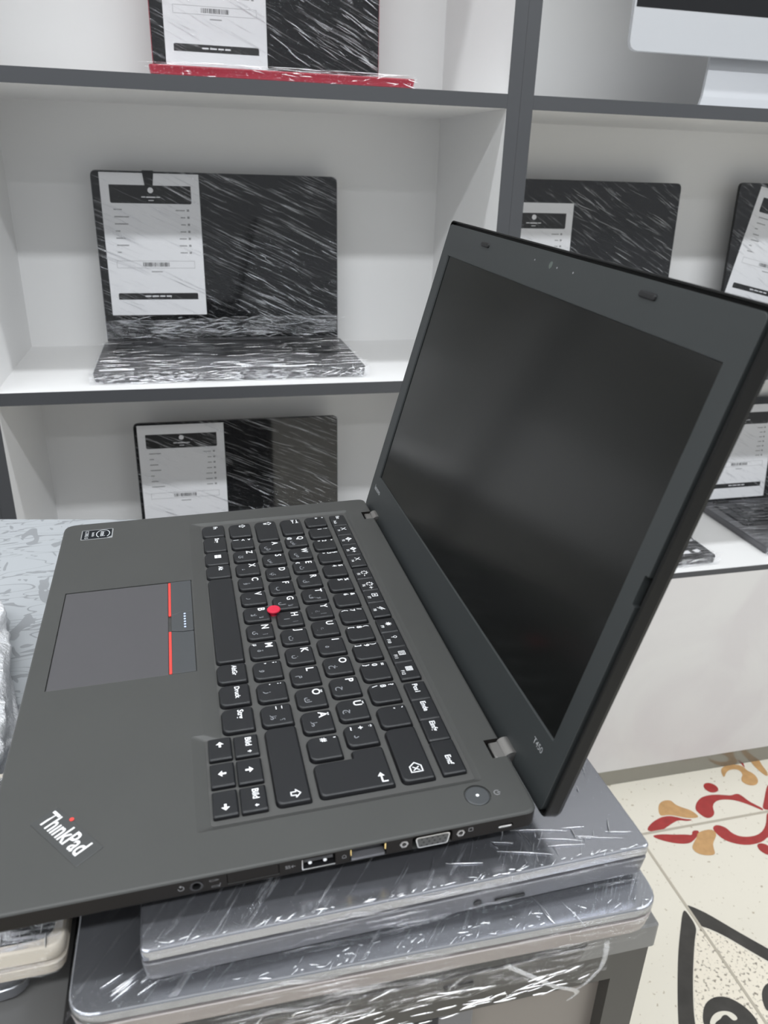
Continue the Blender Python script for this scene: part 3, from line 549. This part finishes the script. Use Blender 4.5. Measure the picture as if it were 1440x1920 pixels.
obj('usb_shell', swap(merge(box(124.6, 138.2, -7.5, -7.1, S - 8.5, S + .05), box(124.5, 124.9, -7.4, -2, S - 8.5, S + .05)), lambda a, b, c: (c, a, b)), M['steel'], us, smooth=0)
obj('usb_contact', swap(merge(cyl(127.9, -4.9, .75, S - 3, S - .6), cyl(134.1, -4.9, .75, S - 3, S - .6)), lambda a, b, c: (c, a, b)), M['keyw'], us)
rj = obj('network_port', swap(merge(box(145.1, 159.3, -8.2, -6.8, S - 9, S - .3), box(146, 158.4, -6.8, -5.2, S - 9, S - 4)), lambda a, b, c: (c, a, b)), M['grey'], tp, smooth=0)
obj('port_spring', swap(merge(box(144.7, 145.1, -5, -1.8, S - 2, S - .2), box(159.3, 159.8, -5, -1.8, S - 2, S - .2)), lambda a, b, c: (c, a, b)), M['gold'], rj, smooth=0)
obj('port_contact', swap(merge(*[box(147.3 + i * 1.3, 147.8 + i * 1.3, -2.4, -1.9, S - 8, S - 3) for i in range(8)]), lambda a, b, c: (c, a, b)), M['gold'], rj, smooth=0)
vg = [(172.4, -1.9), (188.0, -1.9), (186.8, -8.0), (173.6, -8.0)]
vp = obj('display_port', merge(swap(prism(vg, [(S - 4, 0), (S + .3, 0)], 1.4, 4), lambda a, b, c: (c, a, b))), M['steel'], tp)
obj('port_face', swap(merge(prism(offs(vg[::-1], -.5), [(S + .2, 0), (S + .34, 0)], 1.0, 4)), lambda a, b, c: (c, a, b)), M['tray'], vp)
obj('pin_hole', swap(merge(*[cyl(175.2 + i * 2.4 + (.9 if r == 1 else 0), -3.2 - r * 1.8, .45, S + .33, S + .42, 8) for r in range(3) for i in range(5)]), lambda a, b, c: (c, a, b)), M['black'], vp, smooth=0)
for v in (167.7, 192.8):
    sc = obj('port_screw', swap(loft([[(v + r * math.cos(k * math.pi / 3), -4.6 + r * math.sin(k * math.pi / 3), z) for k in range(6)] for z, r in [(S - 3, 2.1), (S - .1, 2.0), (S - .1, 1.1), (S - 2.5, 1.1)]], cap=False), lambda a, b, c: (c, a, b)), M['hinge'], tp, fix=False, smooth=20)
obj('lock_slot', swap(prism(rect(210.3, 216.3, -6.3, -5.3), [(S - 3, 0), (S - .3, 0)], .4, 2), lambda a, b, c: (c, a, b)), M['steel'], tp)
def side_text(body, v, w, s, rot=0):
    mt = Matrix(((0, 0, 1, S + .04), (1, 0, 0, v), (0, 1, 0, w), (0, 0, 0, 1))) @ Matrix.Rotation(rot, 4, 'Z')
    text('side_mark', body, s, M['inkg'], tp, mt, ax='CENTER')
side_text('\u21ba', 76.7, -5.6, 3.4); side_text('\u25ad-', 89.6, -3.8, 2.8); side_text('\u25ad/', 90.2, -7.2, 2.8); side_text('SS\u2190', 119.9, -5.0, 2.4); side_text('\u2302', 142.0, -5.4, 2.8); side_text('\u25a2', 197.2, -4.4, 2.8)
# power button
pb = obj('power_button', prism([(323 + 5.5 * math.cos(k * math.pi / 16), 205.4 + 5.5 * math.sin(k * math.pi / 16)) for k in range(32)], [(-.9, 0), (-.35, 0), (-.1, -.5)]), M['btn'], tp)
obj('power_light', cyl(323, 205.4, .75, -.2, .05, 16), M['keyw'], pb)
text('power_mark', '\u23fb', 3.6, M['inkg'], tp, T(321.9, 213.2, .05))
# touchpad and its three buttons
obj('touchpad', merge(prism(rect(102.7, 202.4, 11.1, 73.4), [(-1.15, 0), (-.45, 0), (-.3, -.2)], .6)), M['pad'], tp)
def btn(u0, u1, pts=None, z=.1): return obj('pointer_button', prism(pts or rect(u0, u1, 75.3, 88.0), [(-1.1, 0), (z - .15, 0), (z, -.2)], .4), M['btn'], tp)
b1 = btn(0, 0, [(102.7, 75.3), (143.2, 75.3), (140.2, 81.8), (140.2, 88), (102.7, 88)]); b3 = btn(0, 0, [(161.0, 75.3), (202.4, 75.3), (202.4, 88), (162.6, 88), (162.6, 81.8)])
b2 = btn(0, 0, [(143.6, 75.3), (160.6, 75.3), (162.1, 81.8), (162.1, 88), (140.8, 88), (140.8, 81.8)], .35)
obj('red_stripe', box(103.2, 143.2, 73.7, 75.2, -1, -.05, .1), M['red'], b1); obj('red_stripe', box(160.9, 202, 73.7, 75.2, -1, -.05, .1), M['red'], b3)
obj('scroll_dots', merge(*[cyl(143.6 + i * 2.9, 83.2, .65, .3, .62, 12) for i in range(6)]), M['dotw'], b2)
# palm rest badges
st = obj('processor_sticker', prism(rect(12.4, 27.8, 13, 35), [(0, 0), (.18, 0)], 1, 3), M['inkg'], tp)
st.data.materials[0] = mat('sticker_silver', (.42, .43, .44), .35, metal=.4)
obj('sticker_panel', prism([(13, 13.6), (27.2, 13.6), (27.2, 31), (24.5, 34.2), (13, 34.2)], [(.18, 0), (.2, 0)], .4, 2), mat('sticker_dark', (.012, .014, .017), .6, spec=.15), st)
MS = mat('sticker_print', (.62, .64, .66), .4)
text('sticker_text', 'CORE i5', 3.5, MS, st, T(20.1, 15.6, .24), ax='CENTER'); text('sticker_text', 'inside', 3.0, MS, st, T(20.1, 20.3, .24), ax='CENTER'); text('sticker_text', 'intel', 4.6, MS, st, T(20.1, 26.4, .24), ax='CENTER', bold=.05)
ring = [[(20.1 + (5.9 + q) * math.cos(a), 28.1 + (4.3 + q * .9) * math.sin(a), .24) for a in [math.radians(40 + k * 285 / 30) for k in range(31)]] for q in (0, .6)]
obj('sticker_ring', (ring[0] + ring[1], [(i, i + 1, 32 + i, 31 + i) for i in range(30)]), MS, st, fix=False, smooth=0)
ta = math.atan2(19.5, 25.3)
bd = obj('maker_badge', tf(prism(rect(-1.2, 32.6, -1.8, 10.6), [(0, 0), (.25, 0), (.3, -.15)], .3, 2), T(294.4, 18.6, 0, ta)), mat('badge_plate', (.06, .062, .062), .3), tp)
text('badge_text', 'Th\u0131nkPad', 11.6, mat('badge_white', (.82, .82, .82), .35), bd, T(294.0, 19.4, .36, ta), sx=.645, bold=.16)
obj('badge_dot', tf(cyl(9.9, 9.9, .95, .3, .5, 20), T(294.0, 19.2, 0, ta)), M['red'], bd)

# ---- keys
KU, KV, RP = 26.12, 182.9, 19.0
def key(pts, top, mid, bot, ar=None, ar2=None, kind='main', extra=None):
    u0 = min(p[0] for p in pts); u1 = max(p[0] for p in pts); v0 = min(p[1] for p in pts); v1 = max(p[1] for p in pts)
    if kind == 'main':                       # rounded front corners, slightly bowed front edge
        lv = [(-1.1, .85), (-.2, .7), (.8, .25), (1.12, 0), (1.24, -.45)]
        def ol(d):
            q = offs(pts, d); rs = [3.2 if abs(p[1] - v0) < .01 else 1.4 for p in pts]
            o = rnd(q, rs, 4); out = []
            for x, y in o:
                if y < v0 + 4 - d and len(pts) == 4: t = (x - (u0 + u1) / 2) / ((u1 - u0) / 2 + .01); y -= .9 * (1 - t * t)
                out.append((x, y))
            return out
    else:
        lv = [(-1.1, .55), (.5, .45), (.95, 0), (1.1, -.4)]
        def ol(d): return rnd(offs(pts, d), .8, 2)
    k = obj('key', loft([[(x, y, z) for x, y in ol(d)] for z, d in lv]), M['key'], tp, smooth=50)
    k.data.materials.append(M['keys'])  # steep faces take the copy with shade in its colour
    for p_ in k.data.polygons:
        if abs(p_.normal.z) < .6: p_.material_index = 1
    zt = lv[-1][0] + .03
    def g(s, x, y, size, m=M['keyw'], rot=0, bold=.06, sx=1.0, ax='LEFT'):
        if s: text('legend', s, size, m, k, T(x, y, zt, rot), bold=bold, sx=sx, ax=ax)
    if extra: extra(k, g, u0, u1, v0, v1, zt)
    else:
        big = bot == 'L'
        if big: g(mid, u0 + 1.1, v1 - 6.1, 6.0, bold=.12); g(top, u0 + 1.1, v0 + 1.4, 3.7)
        else: g(top, u0 + 1.3, v1 - 3.8, 3.9, bold=.1); g(mid, u0 + 1.2, v1 - 8.2, 4.3, bold=.1); g(bot, u0 + 1.3, v0 + 1.6, 4.0, bold=.1)
        g(ar, u0 + 7.3, v0 + 3.2, 4.8, M['keyg'], bold=.05); g(ar2, u0 + 11.0, v0 + 8.0, 3.4, M['keyg'], bold=.02)
    return k
def kc(c, row, w=14.7):    # key of width w centred at c units
    u = KU + c * 19.05; v = KV - row * RP; return rect(u - w / 2, u + w / 2, v - 7.0, v + 7.2)
numr = [('°', '^', ''), ('!', '1', ''), ('"', '2', '²'), ('§', '3', '³'), ('$', '4', ''), ('%', '5', ''), ('&', '6', ''), ('/', '7', '{'), ('(', '8', '['), (')', '9', ']'), ('=', '0', '}'), ('?', 'ß', '\\'), ('`', '´', '')]
for i, (a, b, c) in enumerate(numr): key(kc(.5 + i, 0) if i else rect(28.3, 43, KV - 7, KV + 7.2), a, b, c)
def ico(s, x=1.5, dy=7, size=6, rot=0, right=False):
    return lambda k, g, u0, u1, v0, v1, zt: g(s, (u1 - x if right else u0 + x), v0 + dy, size, rot=rot, bold=.06, ax='RIGHT' if right else 'LEFT')
def poly_ico(pts, holes=None, ox=1.5, oy=6.5, s=1.0, right=None):
    def f(k, g, u0, u1, v0, v1, zt):
        bx = (u1 - right) if right else u0 + ox
        for q in pts: obj('legend', ([(bx + x * s, v0 + oy + y * s, zt) for x, y in q], [tuple(range(len(q)))]), M['keyw'], k, smooth=0, fix=False)
    return f
def stroke(line, w=.32, closed=False):   # outlined drawing as quads
    qs = []; n = len(line)
    for i in range(n if closed else n - 1):
        a, b = Vector(line[i]), Vector(line[(i + 1) % n]); d = (b - a).normalized(); nn = Vector((-d.y, d.x)) * w; a2, b2 = a - d * w, b + d * w
        qs.append([tuple(a2 - nn), tuple(b2 - nn), tuple(b2 + nn), tuple(a2 + nn)])
    return qs
shift = stroke([(2, 4.2), (4.2, 2.2), (3, 2.2), (3, 0), (1, 0), (1, 2.2), (-.2, 2.2)], .28, True)
caps = shift + stroke([(1, -1.3), (3, -1.3), (3, -.5), (1, -.5)], .2, True)
key(rect(28.3, 57.6, KV - 2 * RP - 7, KV - 2 * RP + 7.2), '', '', '', extra=poly_ico(caps, oy=7.2))
key(rect(28.5, 48, KV - 3 * RP - 7, KV - 3 * RP + 7.2), '', '', '', extra=poly_ico(shift, oy=6.8))
tabi = [stroke([(0, 4.6), (4.6, 4.6)], .26), [[(4.6, 4.6), (3.2, 5.6), (3.2, 3.6)]], stroke([(4.9, 5.6), (4.9, 3.6)], .26), stroke([(0.6, 1.6), (5, 1.6)], .26), [[(.4, 1.6), (1.8, 2.6), (1.8, .6)]], stroke([(0, 2.6), (0, .6)], .26)]
key(rect(28.8, 52.4, KV - RP - 7, KV - RP + 7.2), '', '', '', extra=poly_ico([q for t in tabi for q in t], oy=7))
AR1 = 'ض ص ث ق ف غ ع ه خ ح ج د'.split(); AR2 = 'ش س ي ب ل ا ت ن م ك ط'.split(); AR3 = 'ئ ء ؤ ر ﻻ ى ة و ز ظ'.split()
for i, c in enumerate('QWERTYUIOPÜ'): key(kc(2 + i, 1), {'Q': '@', 'E': '€'}.get(c, ''), c, 'L', AR1[i], {'Q': 'َ', 'T': 'ﻹ', 'Y': 'إ'}.get(c))
key(kc(13, 1, 14.2), '*', '+', '~', AR1[11])
for i, c in enumerate('ASDFGHJKLÖÄ'): key(kc(2.25 + i, 2), '', c, 'L', AR2[i], {'G': 'ﻷ', 'H': 'أ'}.get(c))
key(kc(13.25, 2), "'", '#', '')
key(kc(1.75, 3, 14.2), '>', '<', '|')
for i, c in enumerate('ZXCVBNM'): key(kc(2.75 + i, 3), 'µ' if c == 'M' else '', c, 'L', AR3[i], {'B': 'ﻵ', 'N': 'آ'}.get(c))
for i, (a, b) in enumerate(((';', ','), (':', '.'), ('_', '\u2013'))): key(kc(9.75 + i, 3), a, b, '', AR3[7 + i], '؟' if i == 2 else None)
key(rect(260, 308.8, KV - 3 * RP - 7, KV - 3 * RP + 7.2), '', '', '', extra=poly_ico(shift, oy=6.2, right=6.5))
bks = stroke([(-5, 0), (-5, 5.4), (-1.4, 5.4), (.9, 2.7), (-1.4, 0)], .28, True) + stroke([(-4, 1.4), (-1.9, 4)], .25) + stroke([(-4, 4), (-1.9, 1.4)], .25)
bks = [[(-x - 4, y) for x, y in q][::-1] for q in bks]
key(rect(273.9, 308.6, KV - 7, KV + 7.2), '', '', '', extra=poly_ico(bks, oy=4.6, right=5.4))
ret = [[(-1.6, 3.0), (.8, 4.6), (.8, 1.4)]] + stroke([(.8, 3.0), (4.2, 3.0), (4.2, 5.2)], .38)
key([(289.2, 137.9), (308.6, 137.9), (308.6, KV - RP + 7.2), (284.2, KV - RP + 7.2), (284.2, KV - RP - 6.8), (289.2, KV - RP - 6.8)], '', '', '', extra=poly_ico(ret, oy=25.5, right=6.4))
VB0, VB1 = 99.6, 113.9
def small(s, size=4.3, x=1.7, dy=7.2): return lambda k, g, u0, u1, v0, v1, zt: g(s, u0 + x, v0 + dy, size, bold=.08)
for a, b, s in ((27.4, 43.8, 'Fn'), (46.6, 66.9, 'Strg'), (89.2, 104.6, 'Alt'), (202.6, 218, 'AltGr'), (221.4, 237, 'Druck'), (240.6, 257.2, 'Strg')):
    key(rect(a, b, VB0, VB1), '', '', '', extra=small(s, 4.2 if len(s) < 5 else 3.7, 1.4))
win = [[(x, y) for x, y in rect(a, a + 2.1, b, b + 2.1)] for a in (0, 2.3) for b in (0, 2.3)]
key(rect(69.8, 86.6, VB0, VB1), '', '', '', extra=poly_ico(win, ox=4, oy=5.5))
key(rect(107.6, 199.4, VB0, VB1), '', '', '', extra=lambda *a: None)
def arrow(dx, dy):
    f = Vector((dx, dy)); s = Vector((-dy, dx)); c = Vector((0, 0))
    head = [tuple(f * 2), tuple(f * .1 + s * 1.9), tuple(f * .1 - s * 1.9)]; tail = [tuple(f * .2 + s * .55), tuple(f * .2 - s * .55), tuple(-f * 1.7 - s * .55), tuple(-f * 1.7 + s * .55)]
    return [head[::-1], tail[::-1]]
for a, b, d in ((260.8, 274.6, (-1, 0)), (278, 291.8, (0, -1)), (295.4, 309.3, (1, 0))):
    key(rect(a, b, 91.6, 101.6), '', '', '', kind='flat', extra=poly_ico(arrow(*d), ox={-1: 4.6, 0: 6.6, 1: 9.4}[d[0]], oy=5))
key(rect(278.2, 292.4, 103.6, 114.2), '', '', '', kind='flat', extra=poly_ico(arrow(0, 1), ox=6.6, oy=5))
for a, b, d in ((261.6, 275, 1), (295.6, 309.4, -1)):
    def bild(k, g, u0, u1, v0, v1, zt, d=d):
        g('Bild', u0 + 1.3, v0 + 5, 4.1, bold=.08); poly_ico([[(x * .5, y * .5) for x, y in q] for q in arrow(0, d)], ox=11.2, oy=6.4)(k, g, u0, u1, v0, v1, zt)
    key(rect(a, b, 103.6, 114.2), '', '', '', kind='flat', extra=bild)
fr = [(28.7, 45.6, 'Esc', 'FnLk'), (46.3, 62.0, '\u2715', 'F1'), (62.7, 77.6, '\u2756-', 'F2'), (78.3, 93.4, '\u2756+', 'F3'), (94.1, 109.6, '\u2715', 'F4'), (112.8, 127.4, '\u2600-', 'F5'), (128.1, 142.5, '\u2600+', 'F6'), (143.2, 157.6, '\u25a3', 'F7'), (158.3, 173.8, '\u26a1', 'F8'),
      (177.2, 191.4, '\u2738', 'F9'), (192.1, 206.8, '\u26b2', 'F10'), (207.5, 221.6, '\u25a4', 'F11'), (222.3, 236.6, '\u25a6', 'F12'), (240.6, 254.6, 'Pos1', ''), (255.3, 270.2, 'Ende', ''), (270.9, 285.6, 'Einfg', ''), (286.8, 308.2, 'Entf', '')]
for a, b, s, f in fr:
    def ex(k, g, u0, u1, v0, v1, zt, s=s, f=f):
        if f: g(s, u0 + (1.4 if s == 'Esc' else 4), v0 + 4.4, 3.6 if s == 'Esc' else 5.0, bold=.06); g(f, u0 + (7 if s != 'Esc' else 9), v0 + 1.2, 2.7, bold=.04)
        else: g(s, u0 + 1.4 if s != 'Entf' else u0 + 10, v0 + 3.8, 3.9, bold=.08)
    key(rect(a, b, 194.9, 205.4), '', '', '', kind='flat', extra=ex)
nub = obj('pointing_nub', cyl(154.6, 136.2, 4.1, 2.2, 3.4, 28, .5), M['rubred'], tp); obj('nub_stem', cyl(154.4, 135.8, 2.2, -1, 2.3), M['rubred'], nub)

# ---- lid
LM = Matrix(((0.99999, -0.00207, 0.00319, -1.99), (0.00364, 0.27624, -0.96108, 231.6), (0.00111, 0.96109, 0.27624, -.18), (0, 0, 0, 1)))
lid = obj('lid', tf(prism(rect(-.8, 339.2, -7.2, 221.6), [(-9.2, -3), (-8.6, -.8), (-6.5, 0), (-1.2, 0), (-.7, -.3)], 4, 5), LM), M['lidc'], tp)
cut(lid, [tf(prism(rect(.5, 337.9, -6.2, 220.6), [(-3.6, 0), (1, 0)], 3, 4), LM)])
bz = obj('bezel', tf(prism(rect(1.6, 335.9, -6.0, 218.8), [(-3.5, 0), (-.15, 0), (0, -.15)], 3.5, 4), LM), M['lidp'], lid)
X0, X1, Y0, Y1 = 14.9, 324.7, 24.0, 198.3
cut(bz, [tf(loft([[(x, y, z) for x, y in rect(X0 + d, X1 - d, Y0 + d, Y1 - d)] for z, d in ((-2, .9), (.3, -.1))]), LM), tf(prism(rect(333.9, 338, 100.5, 114), [(-4, 0), (1, 0)], .8, 2), LM)])
obj('screen', tf(box(X0 - .5, X1 + .5, Y0 - .5, Y1 + .5, -1.15, -.95), LM), M['screen'], lid, smooth=0)
for a in (69.4, 258): obj('rubber_bumper', tf(prism(rect(a, a + 13, 210.9, 213.9), [(-.1, 0), (.8, -.2), (1.1, -.7)], 1.4, 4), LM), M['black'], lid)
obj('camera', tf(cyl(170.3, 212.4, 1.9, -.1, .12, 24), LM), mat('camera_window', (.10, .12, .11), .1), lid)
obj('status_light', tf(merge(cyl(178, 212, .5, -.1, .1, 10), cyl(196, 212, .5, -.1, .1, 10), cyl(150, 212.6, .5, -.1, .1, 10)), LM), M['inkg'], lid)
MLP = mat('bezel_print', (.45, .46, .47), .35, metal=.3)
text('maker_mark', 'lenovo', 5.4, MLP, lid, LM @ T(11.6, 13.2, .08), bold=.12)
text('model_mark', 'T450', 4.3, MLP, lid, LM @ T(312, 13.6, .08), bold=.02)
for a in (31.2, 296.8):
    def cyc(r, a0, a1): return swap(cyl(231, -3.8, r, a0, a1, 24), lambda x, y, z: (z, x, y))
    hg = obj('hinge', merge(cyc(4.6, a - 5.6, a + 5.6)), M['hinge'], tp, smooth=40)
    obj('hinge_arm', box(a - 5.6, a + 5.6, 222.8, 233, -6, -1.2, .6), M['hinge'], hg)
